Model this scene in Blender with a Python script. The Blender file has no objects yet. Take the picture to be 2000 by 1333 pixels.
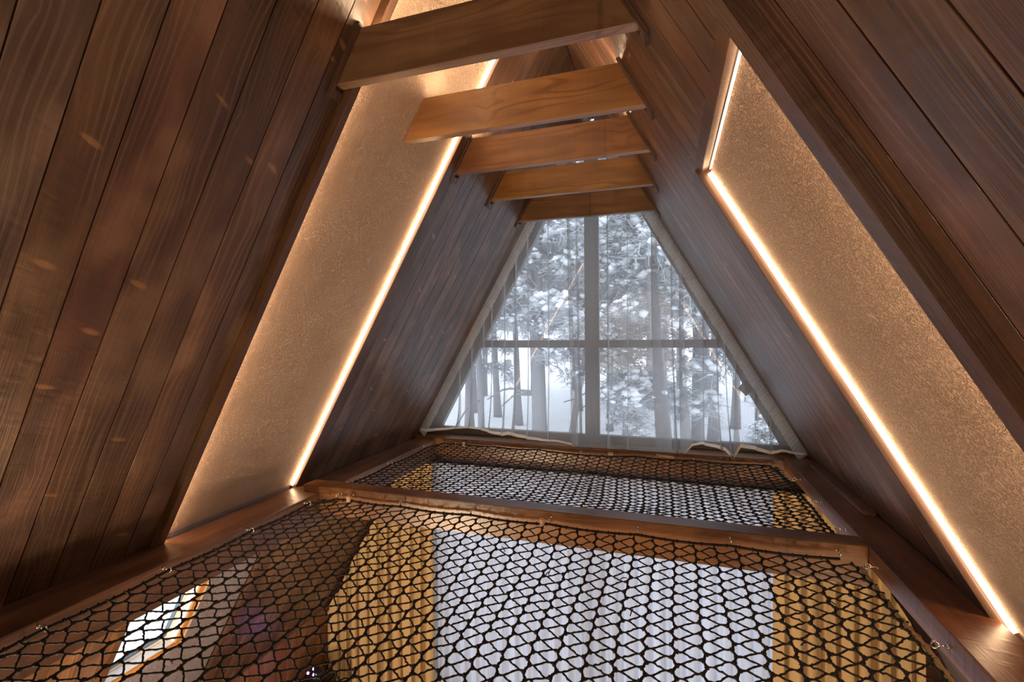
import bpy, math, random
import numpy as np
from mathutils import Matrix, Vector
random.seed(7); rng = np.random.default_rng(7)
sc = bpy.context.scene
COL = sc.collection

# ------------------------------------------------------------------ house dimensions (metres, ground floor z = 0)
T = 1.7435                      # slope of the A-frame (about 60 degrees)
ANG = math.atan(T); SN, CS = math.sin(ANG), math.cos(ANG)
ZA = 6.19                       # ridge height
YG = 4.70                       # inner face of the window gable
YB = -4.2                       # inner face of the rear gable
def wx(z): return (ZA - z) / T  # half width of the house at height z
def uz(z): return (ZA - z) / SN # distance down the slope from the ridge
PITCH = 0.152
LOFT = 2.90

# ------------------------------------------------------------------ mesh helpers
class MB:
    def __init__(s): s.v = []; s.f = []; s.p = []; s.smooth = False
    def add(s, vs, fs, pid=0.0):
        o = len(s.v); s.v += [tuple(v) for v in vs]
        for f in fs: s.f.append(tuple(i + o for i in f)); s.p.append(pid)
    def box(s, x0, x1, y0, y1, z0, z1, pid=0.0, c=0.0):
        if c <= 0:
            v = [(x, y, z) for z in (z0, z1) for y in (y0, y1) for x in (x0, x1)]
            s.add(v, [(0, 2, 3, 1), (4, 5, 7, 6), (0, 1, 5, 4), (2, 6, 7, 3), (0, 4, 6, 2), (1, 3, 7, 5)], pid); return
        import bmesh
        bm = bmesh.new(); bmesh.ops.create_cube(bm, size=1)
        for q in bm.verts:
            q.co = ((x0 + x1) / 2 + q.co.x * (x1 - x0), (y0 + y1) / 2 + q.co.y * (y1 - y0), (z0 + z1) / 2 + q.co.z * (z1 - z0))
        bmesh.ops.bevel(bm, geom=bm.edges[:], offset=c, segments=2, affect='EDGES')
        bm.verts.index_update()
        s.add([q.co[:] for q in bm.verts], [[q.index for q in f.verts] for f in bm.faces], pid); bm.free()
    def prism(s, prof, a, b, axis='u', pid=0.0):
        # prof: list of 2D points, extruded from a to b along the axis; maps to local (x, y, z)
        n = len(prof)
        if axis == 'u': v = [(p, a, q) for p, q in prof] + [(p, b, q) for p, q in prof]
        elif axis == 'x': v = [(a, p, q) for p, q in prof] + [(b, p, q) for p, q in prof]
        elif axis == 'y': v = [(p, a, q) for p, q in prof] + [(p, b, q) for p, q in prof]
        else: v = [(p, q, a) for p, q in prof] + [(p, q, b) for p, q in prof]
        f = [tuple(range(n))[::-1], tuple(range(n, 2 * n))]
        f += [(i, (i + 1) % n, n + (i + 1) % n, n + i) for i in range(n)]
        s.add(v, f, pid)
    def tube(s, pts, rad, sides=6, pid=0.0, closed=False):
        pts = np.asarray(pts, float); n = len(pts)
        rad = np.broadcast_to(np.asarray(rad, float), (n,))
        t = np.gradient(pts, axis=0)
        if closed: t = np.roll(pts, -1, 0) - np.roll(pts, 1, 0)
        t /= np.linalg.norm(t, axis=1)[:, None] + 1e-12
        ref = np.where(np.abs(t[:, 2:3]) > .9, np.array([[1., 0, 0]]), np.array([[0, 0, 1.]]))
        a = np.cross(t, ref); a /= np.linalg.norm(a, axis=1)[:, None] + 1e-12
        b = np.cross(a, t)
        th = np.arange(sides) * 2 * math.pi / sides
        ring = pts[:, None, :] + rad[:, None, None] * (a[:, None, :] * np.cos(th)[None, :, None] + b[:, None, :] * np.sin(th)[None, :, None])
        v = ring.reshape(-1, 3)
        f = []
        m = n if closed else n - 1
        for i in range(m):
            j = (i + 1) % n
            for k in range(sides):
                l = (k + 1) % sides
                f.append((i * sides + k, i * sides + l, j * sides + l, j * sides + k))
        if not closed:
            f.append(tuple(range(sides))[::-1]); f.append(tuple((n - 1) * sides + k for k in range(sides)))
        s.add(v, f, pid)
    def blob(s, c, r, sub=1, jit=.15, squash=(1, 1, 1), pid=0.0):
        import bmesh
        key = (sub,)
        if key not in _ico:
            bm = bmesh.new(); bmesh.ops.create_icosphere(bm, subdivisions=sub, radius=1); bm.verts.index_update()
            _ico[key] = (np.array([q.co[:] for q in bm.verts]), [[q.index for q in f.verts] for f in bm.faces]); bm.free()
        v, f = _ico[key]
        v = v * (1 + rng.uniform(-jit, jit, (len(v), 1))) * r * np.array(squash) + np.array(c)
        s.add(v, f, pid)
    def build(s, name, m, parent=None, matrix=None, smooth=False, top=None):
        me = bpy.data.meshes.new(name)
        me.from_pydata(s.v, [], s.f); me.update()
        at = me.attributes.new('pid', 'FLOAT', 'FACE'); at.data.foreach_set('value', np.asarray(s.p, np.float32))
        if smooth or s.smooth: me.polygons.foreach_set('use_smooth', np.ones(len(me.polygons), bool))
        me.materials.append(m)
        o = bpy.data.objects.new(name, me); COL.objects.link(o)
        if matrix is not None: o.matrix_world = matrix
        if parent is not None:
            o.parent = parent
            o.matrix_parent_inverse = Matrix()
            if matrix is not None: o.matrix_local = parent.matrix_world.inverted() @ matrix
        return o
_ico = {}
def tag(o, label=None, cat=None, group=None, kind=None):
    if label: o['label'] = label
    if cat: o['category'] = cat
    if group: o['group'] = group
    if kind: o['kind'] = kind
    return o
def empty(name, loc=(0, 0, 0)):
    o = bpy.data.objects.new(name, None); COL.objects.link(o); o.location = loc; o.empty_display_size = .1
    bpy.context.view_layer.update(); return o
def slope(s):
    # local frame of a slope: x = along the house, y = down the slope, z = into the room; s = -1 left, +1 right
    X = Vector((0, s, 0)); Y = Vector((s * CS, 0, -SN)); Z = Vector((-s * SN, 0, -CS))
    m = Matrix.Identity(4)
    for i, c in enumerate((X, Y, Z)):
        for r in range(3): m[r][i] = c[r]
    m[2][3] = ZA
    return m
ML, MR = slope(-1), slope(1)

# ------------------------------------------------------------------ materials
def new_mat(name):
    m = bpy.data.materials.new(name); m.use_nodes = True
    nt = m.node_tree; nt.nodes.clear()
    out = nt.nodes.new('ShaderNodeOutputMaterial')
    return m, nt, out
class G:
    def __init__(s, nt): s.nt = nt
    def n(s, t, **kw):
        o = s.nt.nodes.new(t)
        for k, v in kw.items():
            if k == 'inp':
                for a, b in v.items():
                    if hasattr(b, 'links') or isinstance(b, bpy.types.NodeSocket): s.nt.links.new(b, o.inputs[a])
                    else: o.inputs[a].default_value = b
            else: setattr(o, k, v)
        return o
    def m(s, op, a, b=0.0, c=None, clamp=False):
        d = {0: a, 1: b}
        if c is not None: d[2] = c
        return s.n('ShaderNodeMath', operation=op, use_clamp=clamp, inp=d).outputs[0]
    def xyz(s, a, b, c): return s.n('ShaderNodeCombineXYZ', inp={0: a, 1: b, 2: c}).outputs[0]
    def noise(s, vec, scale=1., detail=3., rough=.55): return s.n('ShaderNodeTexNoise', inp={'Vector': vec, 'Scale': scale, 'Detail': min(detail, 2.), 'Roughness': rough}).outputs[0]
    def mix(s, f, a, b, bt='MIX'):
        o = s.n('ShaderNodeMix', data_type='RGBA', blend_type=bt)
        for k, v in ((0, f), (6, a), (7, b)):
            if isinstance(v, bpy.types.NodeSocket): s.nt.links.new(v, o.inputs[k])
            else: o.inputs[k].default_value = v
        return o.outputs[2]
    def ss(s, v, lo, hi): return s.n('ShaderNodeMapRange', interpolation_type='SMOOTHSTEP', inp={0: v, 1: lo, 2: hi, 3: 0., 4: 1.}).outputs[0]
def rgb(r, g, b):
    f = lambda c: (c / 255 / 12.92) if c / 255 <= .04045 else ((c / 255 + .055) / 1.055) ** 2.4
    return (f(r), f(g), f(b), 1)
def wood(name, dark, mid, light, knot, axis='y', rough=.4, ring=.35, across=1.0, bump=.25, knots=1.0, var=.35, spec=.5):
    m, nt, out = new_mat(name); g = G(nt)
    tc = g.n('ShaderNodeTexCoord').outputs['Object']
    sp = g.n('ShaderNodeSeparateXYZ', inp={0: tc}).outputs
    L = {'x': (sp[0], sp[1], sp[2]), 'y': (sp[1], sp[0], sp[2]), 'z': (sp[2], sp[0], sp[1])}[axis]
    pid = g.n('ShaderNodeAttribute', attribute_name='pid').outputs['Fac']
    rnd = g.n('ShaderNodeTexWhiteNoise', noise_dimensions='1D', inp={'W': pid})
    r1 = rnd.outputs[0]; rc = g.n('ShaderNodeSeparateColor', inp={0: rnd.outputs[1]}).outputs
    off = g.m('MULTIPLY', r1, 37.0)
    gl = g.m('ADD', L[0], off); ac = g.m('ADD', L[1], g.m('MULTIPLY', r1, 5.3)); ad = g.m('ADD', L[2], g.m('MULTIPLY', r1, 3.1))
    both = g.m('ADD', ac, g.m('MULTIPLY', ad, .7))
    # knots
    kv = g.n('ShaderNodeTexVoronoi', voronoi_dimensions='2D', inp={'Vector': g.xyz(g.m('MULTIPLY', gl, 2.3), g.m('MULTIPLY', ac, 6.2), 0.), 'Scale': 1., 'Randomness': 1.})
    kd = kv.outputs['Distance']
    pull = g.m('DIVIDE', 1.6, g.m('ADD', kd, .16))
    low = g.noise(g.xyz(g.m('MULTIPLY', gl, .75), g.m('MULTIPLY', ac, 5.), g.m('MULTIPLY', ad, 5.)), 1., 2.)
    ph = g.m('ADD', g.m('ADD', g.m('MULTIPLY', both, 330. * across), g.m('MULTIPLY', low, 44.)), pull)
    rg = g.m('SINE', ph)
    rings = g.m('MULTIPLY', g.ss(rg, .1, 1.), g.ss(g.noise(g.xyz(g.m('MULTIPLY', gl, .9), g.m('MULTIPLY', ac, 9.), g.m('MULTIPLY', ad, 9.)), 1., 2.), .38, .62))
    fine = g.noise(g.xyz(g.m('MULTIPLY', gl, 4.), g.m('MULTIPLY', ac, 260.), g.m('MULTIPLY', ad, 260.)), 1., 3., .6)
    mott = g.noise(g.xyz(g.m('MULTIPLY', gl, 1.6), g.m('MULTIPLY', ac, 11.), g.m('MULTIPLY', ad, 11.)), 1., 4., .6)
    base = g.mix(g.ss(mott, .3, .75), dark, mid)
    patch = g.noise(g.xyz(g.m('MULTIPLY', gl, 2.6), g.m('MULTIPLY', ac, 4.), ad), 1., 3., .6)
    base = g.mix(g.m('MULTIPLY', g.ss(patch, .48, .72), .45), base, light)
    base = g.mix(g.m('MULTIPLY', g.ss(patch, .5, .28), .35), base, (dark[0] * .55, dark[1] * .55, dark[2] * .55, 1))
    base = g.mix(g.m('MULTIPLY', rings, ring), base, light)
    base = g.mix(g.m('MULTIPLY', g.ss(fine, .45, .75), .3), base, dark)
    # streak knots: short pale ellipses lying across the grain
    sv = g.n('ShaderNodeTexVoronoi', voronoi_dimensions='2D', inp={'Vector': g.xyz(g.m('MULTIPLY', g.m('ADD', gl, g.m('MULTIPLY', ac, .35)), 24.), g.m('MULTIPLY', ac, 9.), 0.), 'Scale': 1., 'Randomness': 1.})
    kn = g.m('SUBTRACT', 1., g.ss(g.m('ADD', sv.outputs['Distance'], g.m('MULTIPLY', mott, .2)), .22, .5))
    pick = g.m('GREATER_THAN', g.n('ShaderNodeSeparateColor', inp={0: sv.outputs['Color']}).outputs[0], .98)
    base = g.mix(g.m('MULTIPLY', g.m('MULTIPLY', kn, pick), .75 * knots), base, knot)
    # board to board tint
    val = g.m('ADD', 1. - var / 2, g.m('MULTIPLY', rc[1], var))
    hs = g.n('ShaderNodeHueSaturation', inp={'Hue': g.m('ADD', .497, g.m('MULTIPLY', rc[2], .014)), 'Saturation': g.m('ADD', .80, g.m('MULTIPLY', rc[0], .25)), 'Value': val, 'Color': base})
    rr = g.m('ADD', rough - .06, g.m('MULTIPLY', fine, .16))
    bp = g.n('ShaderNodeBump', inp={'Strength': bump, 'Distance': .004, 'Height': g.m('ADD', g.m('MULTIPLY', rings, .35), g.m('ADD', fine, g.m('MULTIPLY', kn, .6)))})
    b = g.n('ShaderNodeBsdfPrincipled', inp={'Base Color': hs.outputs[0], 'Roughness': rr, 'Normal': bp.outputs[0], 'Specular IOR Level': spec})
    nt.links.new(b.outputs[0], out.inputs[0])
    return m
def plain(name, col, rough=.5, metal=0., noise=0., scale=30., bump=0., spec=.5):
    m, nt, out = new_mat(name); g = G(nt)
    tc = g.n('ShaderNodeTexCoord').outputs['Object']
    nz = g.noise(tc, scale, 4.)
    c = g.mix(g.m('MULTIPLY', nz, noise), col, (col[0] * .35, col[1] * .35, col[2] * .35, 1))
    d = {'Base Color': c, 'Roughness': rough, 'Metallic': metal, 'Specular IOR Level': spec}
    if bump: d['Normal'] = g.n('ShaderNodeBump', inp={'Strength': bump, 'Distance': .003, 'Height': nz}).outputs[0]
    b = g.n('ShaderNodeBsdfPrincipled', inp=d); nt.links.new(b.outputs[0], out.inputs[0])
    return m
def emit(name, col, st):
    m, nt, out = new_mat(name); g = G(nt)
    e = g.n('ShaderNodeEmission', inp={'Color': col, 'Strength': st}); nt.links.new(e.outputs[0], out.inputs[0]); return m
def plaster_mat(name, col):
    m, nt, out = new_mat(name); g = G(nt)
    tc = g.n('ShaderNodeTexCoord').outputs['Object']
    w = g.noise(tc, 9., 2.)
    dis = g.n('ShaderNodeVectorMath', operation='ADD', inp={0: tc, 1: g.xyz(g.m('MULTIPLY', w, .05), g.m('MULTIPLY', w, -.05), 0.)}).outputs[0]
    n1 = g.noise(dis, 85., 2., .5); n2 = g.noise(tc, 420., 2.); big = g.noise(tc, 2.2, 3.)
    ridge = g.m('ABSOLUTE', g.m('SUBTRACT', n1, .5))
    worm = g.ss(ridge, .0, .09)
    h = g.m('ADD', worm, g.m('MULTIPLY', n2, .5))
    bp = g.n('ShaderNodeBump', inp={'Strength': 1., 'Distance': .009, 'Height': h})
    c = g.mix(g.ss(big, .3, .75), col, (col[0] * .86, col[1] * .84, col[2] * .82, 1))
    c = g.mix(g.m('MULTIPLY', g.m('SUBTRACT', 1., worm), .25), c, (col[0] * .6, col[1] * .55, col[2] * .5, 1))
    b = g.n('ShaderNodeBsdfPrincipled', inp={'Base Color': c, 'Roughness': .8, 'Normal': bp.outputs[0], 'Specular IOR Level': .25})
    nt.links.new(b.outputs[0], out.inputs[0]); return m
def cloth_mat(name, col, see, transl=.5, weave=900.):
    m, nt, out = new_mat(name); g = G(nt)
    tc = g.n('ShaderNodeTexCoord').outputs['Object']
    sp = g.n('ShaderNodeSeparateXYZ', inp={0: tc}).outputs
    th = g.m('MULTIPLY', g.m('ADD', g.m('SINE', g.m('MULTIPLY', sp[0], weave)), g.m('SINE', g.m('MULTIPLY', sp[2], weave))), .05)
    d = g.n('ShaderNodeBsdfDiffuse', inp={0: col}); t = g.n('ShaderNodeBsdfTranslucent', inp={0: col})
    mx = g.n('ShaderNodeMixShader', inp={0: transl, 1: d.outputs[0], 2: t.outputs[0]})
    sh = mx.outputs[0]
    if see > 0:
        tr = g.n('ShaderNodeBsdfTransparent', inp={0: (1, 1, 1, 1)})
        sh = g.n('ShaderNodeMixShader', inp={0: g.m('ADD', th, 1 - see), 1: tr.outputs[0], 2: sh}).outputs[0]
    nt.links.new(sh, out.inputs[0]); return m
def glass_mat(name):
    m, nt, out = new_mat(name); g = G(nt)
    fr = g.n('ShaderNodeFresnel', inp={'IOR': 1.5})
    tr = g.n('ShaderNodeBsdfTransparent', inp={0: (.96, .98, .98, 1)}); gl = g.n('ShaderNodeBsdfGlossy', inp={'Roughness': .01})
    mx = g.n('ShaderNodeMixShader', inp={0: g.m('MULTIPLY', fr.outputs[0], 1.6, clamp=True), 1: tr.outputs[0], 2: gl.outputs[0]})
    nt.links.new(mx.outputs[0], out.inputs[0]); return m

W_WALL = wood('dark stained plank', rgb(72, 46, 33), rgb(104, 69, 50), rgb(150, 112, 88), rgb(172, 120, 76), 'y', .33, .3, .8, .25, .7, .4, .6)
W_CORNER = wood('dark stained trim', rgb(66, 41, 29), rgb(92, 60, 42), rgb(120, 84, 62), rgb(120, 80, 50), 'y', .4, .3, 1., .3, .3, .25)
W_BEAM = wood('amber stained beam', rgb(112, 70, 32), rgb(148, 99, 50), rgb(92, 52, 22), rgb(78, 44, 20), 'x', .34, .6, .45, .2, .8, .15)
W_UNDER = wood('beam underside with painted sheen', rgb(150, 128, 112), rgb(184, 164, 150), rgb(120, 96, 80), rgb(110, 84, 66), 'x', .3, .5, .7, .1, .5, .1)  # window glare on the beam undersides painted as a paler wood colour
W_FRAME = wood('brown stained joist', rgb(86, 50, 26), rgb(124, 76, 40), rgb(146, 98, 58), rgb(70, 40, 20), 'x', .3, .3, 1., .12, .5, .2, .6)
W_FRAMEY = wood('brown stained long joist', rgb(86, 50, 26), rgb(124, 76, 40), rgb(146, 98, 58), rgb(70, 40, 20), 'y', .34, .3, 1., .22, .5, .2)
W_LOW = wood('red brown lower cladding', rgb(110, 68, 44), rgb(140, 90, 60), rgb(140, 94, 66), rgb(100, 60, 36), 'z', .45, .3, 1., .2, .5, .25)
W_LIGHT = wood('honey pine casing', rgb(196, 130, 58), rgb(214, 152, 78), rgb(186, 118, 50), rgb(150, 88, 40), 'y', .4, .3, 1., .1, .3, .1)
W_GAB = wood('brown gable cladding', rgb(84, 50, 32), rgb(112, 70, 46), rgb(130, 88, 62), rgb(100, 60, 36), 'x', .45, .3, 1., .2, .5, .25)
W_FLOOR = wood('oak floor', rgb(120, 88, 60), rgb(150, 112, 80), rgb(130, 96, 66), rgb(90, 60, 40), 'y', .4, .3, 1., .1, .4, .2)
DARK = plain('dark backing', rgb(22, 15, 12), .9)
PLASTER = plaster_mat('textured cream plaster', rgb(216, 188, 166))
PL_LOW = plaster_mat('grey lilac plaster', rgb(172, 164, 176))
LED = emit('warm led diffuser', (1., .64, .37, 1), 14.)
LED_NEAR = emit('warm led diffuser, wide', (1., .64, .37, 1), 15.)
LED_THIN = emit('warm led diffuser, fine', (1., .64, .37, 1), 6.)
LED_TOP = emit('warm led uplight', (1., .70, .42, 1), 95.)
LED_CASE = plain('aluminium channel', rgb(190, 190, 188), .35, .9)
SHEER = cloth_mat('white sheer voile', rgb(190, 193, 196), .60, .55)
RUFF = cloth_mat('gathered white voile', rgb(226, 228, 230), .5, .5)
HEM = cloth_mat('cream hem tape', rgb(238, 226, 212), .12, .45)
SHEER2 = cloth_mat('dense white sheer', rgb(204, 207, 217), .05, .52)
DRAPE = cloth_mat('mustard beige drape', rgb(222, 194, 146), .0, .12)
GLASS = glass_mat('window glass')
PVC = plain('grey brown window frame', rgb(92, 85, 81), .4, 0, .1, 8.)
PVC_W = plain('white window sash', rgb(226, 224, 220), .4)
HEMW = plain('cream casing', rgb(236, 214, 180), .5)
SEAL = plain('blue grey seal', rgb(92, 112, 132), .5)
ROPE = plain('black braided rope', rgb(34, 27, 25), .75, 0, .5, 160., .6, .3)
ROPE2 = plain('olive brown border rope', rgb(160, 134, 98), .75, 0, .4, 160., .5, .3)
CORD = plain('cream cord', rgb(222, 190, 160), .7, 0, .2, 200.)
CHROME = plain('bright zinc', rgb(214, 212, 208), .18, 1.)
BLACKP = plain('black plastic', rgb(14, 14, 16), .35)
def snow_mat():
    m, nt, out = new_mat('snow'); g = G(nt)
    tc = g.n('ShaderNodeTexCoord').outputs['Object']
    nz = g.noise(tc, 3., 5.)
    bp = g.n('ShaderNodeBump', inp={'Strength': .4, 'Distance': .05, 'Height': nz})
    b = g.n('ShaderNodeBsdfPrincipled', inp={'Base Color': g.mix(nz, (.86, .88, .92, 1), (.93, .94, .96, 1)), 'Roughness': .7, 'Normal': bp.outputs[0]})
    nt.links.new(b.outputs[0], out.inputs[0]); return m
SNOW = snow_mat()
BARK = plain('haze-tinted bark', rgb(148, 146, 149), .9, 0, .5, 14., .8)  # winter haze put into the colour: bark paler than it is
NEEDLE = plain('haze-tinted needles', rgb(190, 195, 199), .9, 0, .4, 4.)  # needles whitened the same way, haze painted into their colour

# ------------------------------------------------------------------ sloping walls (cladding, plaster niches, trims, strip lights)
NICHE = .030
L0, L1 = 1.82, 2.80             # left plaster niche along the house
R0, R1 = 1.117, 2.18           # right plaster niche
UTR = uz(4.683)                  # top of the right niche
U_KNEE = uz(.87); U_LOFT = uz(2.70)
_pid = [0]
def plank(mb, s, y0, y1, u0, u1, pid=None):
    if pid is None: _pid[0] += 1; pid = _pid[0] * 1.37
    a, b = (s * y0, s * y1) if s > 0 else (s * y1, s * y0)
    g, c = .0024, .0005
    prof = [(a + g, -.022), (b - g, -.022), (b - g, -c), (b - g - c, 0), (a + g + c, 0), (a + g, -c)]
    mb.prism(prof, u0, u1, 'u', pid)
def yy(s, y0, y1): return (s * y0, s * y1) if s > 0 else (s * y1, s * y0)

# left side
mb = MB()
edges = [.737 + PITCH * k - PITCH * 33 for k in range(0, 40)]
edges = [e for e in edges if YB < e < 1.70] ; edges = [YB] + edges + [1.774]
for a, b in zip(edges[:-1], edges[1:]): plank(mb, -1, a, b, .004, U_KNEE)
e2 = [2.925] + [2.925 + PITCH * k for k in range(1, 12)]; e2 = [e for e in e2 if e < YG - .05] + [YG + .02]
for a, b in zip(e2[:-1], e2[1:]): plank(mb, -1, a, b, .004, U_KNEE)
wall_l = tag(mb.build('wall_left', W_WALL, None, ML), kind='structure')
WIN_Y0, WIN_Y1, WIN_U0, WIN_U1 = 1.885, 2.335, uz(2.46), uz(1.905)
mb = MB()
for (y0, y1) in ((YB - .2, L0 - .02), (L1, YG + .2)): a, b = yy(-1, y0, y1); mb.box(a, b, 0, U_KNEE + 1., -.16, -.0225)
mb.build('roof_lining', DARK, wall_l, ML)
mb = MB()
def rect_hole(mb, s, y0, y1, u0, u1, h, z0, z1):
    hy0, hy1, hu0, hu1 = h
    for (ya, yb, ua, ub) in ((y0, y1, u0, hu0), (y0, y1, hu1, u1), (y0, hy0, hu0, hu1), (hy1, y1, hu0, hu1)):
        a, b = yy(s, ya, yb); mb.box(a, b, ua, ub, z0, z1)
a, b = yy(-1, L0 - .02, L1); mb.box(a, b, 0, uz(LOFT), -.16, -NICHE)
mb.build('plaster_panel', PLASTER, wall_l, ML)
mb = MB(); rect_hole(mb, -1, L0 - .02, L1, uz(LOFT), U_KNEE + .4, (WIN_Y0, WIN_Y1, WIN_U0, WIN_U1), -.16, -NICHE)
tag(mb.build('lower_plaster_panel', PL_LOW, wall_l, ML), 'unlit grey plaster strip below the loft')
mb = MB(); a, b = yy(-1, 1.774, L0); mb.box(a, b, .02, U_KNEE, -.05, .04, 3.3, .002)
mb.build('niche_trim', W_CORNER, wall_l, ML)
mb = MB(); a, b = yy(-1, L1, 2.9245); mb.box(a, b, .02, U_KNEE, -.15, .010, 5.3, .002)
mb.build('niche_reveal', W_CORNER, wall_l, ML)

# right side
mb = MB()
edges = [.847 - PITCH * k for k in range(0, 36)][::-1]; edges = [YB] + [e for e in edges if e > YB + .03] + [.983, 1.045]
for a, b in zip(edges[:-1], edges[1:]): plank(mb, 1, a, b, .004, U_KNEE)
e3 = [1.045, 1.151] + [1.151 + PITCH * k for k in range(1, 9)]
for a, b in zip(e3[:-1], e3[1:]): plank(mb, 1, a, b, .004, UTR - .03)
e4 = [2.367 + PITCH * k for k in range(0, 16)]; e4 = [e for e in e4 if e < YG - .05] + [YG + .02]
for a, b in zip(e4[:-1], e4[1:]): plank(mb, 1, a, b, .004, U_LOFT)
wall_r = tag(mb.build('wall_right', W_WALL, None, MR), kind='structure')
mb = MB()
mb.box(YB - .2, R0 - .02, 0, U_KNEE + 1., -.16, -.0225); mb.box(2.366, YG + .2, 0, U_LOFT, -.16, -.0225); mb.box(R0 - .02, 2.366, 0, UTR, -.16, -.0225)
mb.build('roof_lining', DARK, wall_r, MR)
mb = MB(); mb.box(R0 - .02, R1, UTR, uz(LOFT), -.16, -NICHE)
mb.build('plaster_panel', PLASTER, wall_r, MR)
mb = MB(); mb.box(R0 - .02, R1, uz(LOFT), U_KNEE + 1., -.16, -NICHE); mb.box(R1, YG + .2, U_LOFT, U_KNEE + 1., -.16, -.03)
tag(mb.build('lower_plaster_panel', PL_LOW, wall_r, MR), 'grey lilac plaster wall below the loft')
mb = MB(); mb.box(1.045, R0 - .0005, UTR - .085, U_KNEE, -.05, .04, 4.4, .002)
mb.build('niche_trim', W_CORNER, wall_r, MR)
mb = MB(); mb.box(R0, R1 - .0005, UTR - .053, UTR, -.055, .008, 6.1, .002)
mb.build('niche_head_trim', W_CORNER, wall_r, MR)
mb = MB(); mb.box(R1, 2.3665, UTR - .029, U_LOFT, -.15, .021, 7.7, .002)
mb.build('niche_reveal', W_CORNER, wall_r, MR)

# strip lights: an aluminium channel with a glowing diffuser, fixed inside the niche edges
def strip(M, name_label, box_case, box_lit, lm=None):
    mb = MB(); mb.box(*box_case); c = mb.build('led_strip', LED_CASE, None, M)
    tag(c, name_label, 'strip light', 'warm strip lights in the plaster niches')
    mb = MB(); mb.box(*box_lit); mb.build('diffuser', lm or LED, c, M)
UB = uz(LOFT) - .01
n0, n1 = -.029, -.009
strip(ML, 'warm strip light down the far edge of the left plaster niche', (-(L1 - .0005), -(L1 - .020), .06, UB, -.0299, -.0285), (-(L1 - .011), -(L1 - .018), .06, UB, -.0285, n1))
strip(ML, 'warm strip light hidden behind the near trim of the left plaster niche', (-(L0 + .005), -(L0 + .001), .06, UB, -.009, .023), (-(L0 + .009), -(L0 + .005), .06, UB, -.008, .022), LED_NEAR)
strip(MR, 'warm strip light down the far edge of the right plaster niche', (R1 - .020, R1 - .0005, UTR + .02, UB, -.0299, -.0285), (R1 - .018, R1 - .011, UTR + .02, UB, -.0285, n1))
strip(MR, 'warm strip light hidden behind the near trim of the right plaster niche', (R0 + .001, R0 + .005, UTR + .02, UB, -.001, .035), (R0 + .005, R0 + .010, UTR + .02, UB, .000, .034), LED_NEAR)
strip(MR, 'short strip light along the top of the right plaster niche', (R0 + .02, R1 - .03, UTR + .0005, UTR + .013, -.0299, -.0288), (R0 + .02, R1 - .03, UTR + .008, UTR + .011, -.0288, -.022), LED_THIN)

mb = MB(); mb.box(-.3, .3, YB - .2, YG + .2, ZA + .01, ZA + .4); o = mb.build('trim_1', DARK); tag(o, kind='structure')
# knee walls, floor, rear gable
mb = MB()
for k in range(60):
    y0 = YB + k * .15
    if y0 > YG: break
    mb.box(-3.10, -3.05, y0 + .002, min(y0 + .148, YG + .1), 0, .93, k * 1.9 + 300, .003)
tag(mb.build('wall_left_knee', W_LOW), kind='structure')
mb = MB(); mb.box(3.05, 3.10, YB, YG + .1, 0, .93); tag(mb.build('wall_right_knee', PL_LOW), kind='structure')
mb = MB()
for k in range(52): mb.box(-3.6 + k * .14, -3.6 + (k + 1) * .14 - .002, YB - .1, YG + .2, -.06, 0, k * 2.3 + 500)
tag(mb.build('floor', W_FLOOR), kind='structure')
mb = MB()
zz = [0, .2]
k = 0; z = 0.0
while z < ZA:
    z1 = min(z + .15, ZA + .05)
    w0, w1 = wx(z) + .02, max(wx(z1) + .02, .01)
    mb.prism([(-w0, z + .0015), (w0, z + .0015), (w1, z1 - .0015), (-w1, z1 - .0015)], 0, .05, 'y', 700 + k * 1.7); k += 1; z = z1
o = mb.build('wall_back', W_GAB); o.location = (0, YB - .05, 0)
# prism 'y' lays the profile in x and z
tag(o, kind='structure')

# ------------------------------------------------------------------ window gable
mb = MB()
LWX, LZ0, LZ1 = 1.80, .08, 2.64          # lower window opening
def gbox(x0, x1, z0, z1, pid): mb.box(x0, x1, YG, YG + .16, z0, z1, pid)
z = LZ1; k = 0
for (za, zb) in ((2.64, 2.785), (2.785, 2.93)): gbox(-wx(za) - .1, wx(za) + .1, za, zb - .002, 820 + k); k += 1
for s in (-1, 1):
    for i in range(18):
        za = i * .15; zb = min(za + .148, LZ1)
        if za >= LZ1: break
        x0, x1 = sorted((s * LWX, s * (wx(za) + .1))); gbox(x0, x1, za, zb, 840 + i + s)
gbox(-LWX, LWX, 0, LZ0, 870)
wall_f = tag(mb.build('wall_front', W_GAB), kind='structure')
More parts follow.
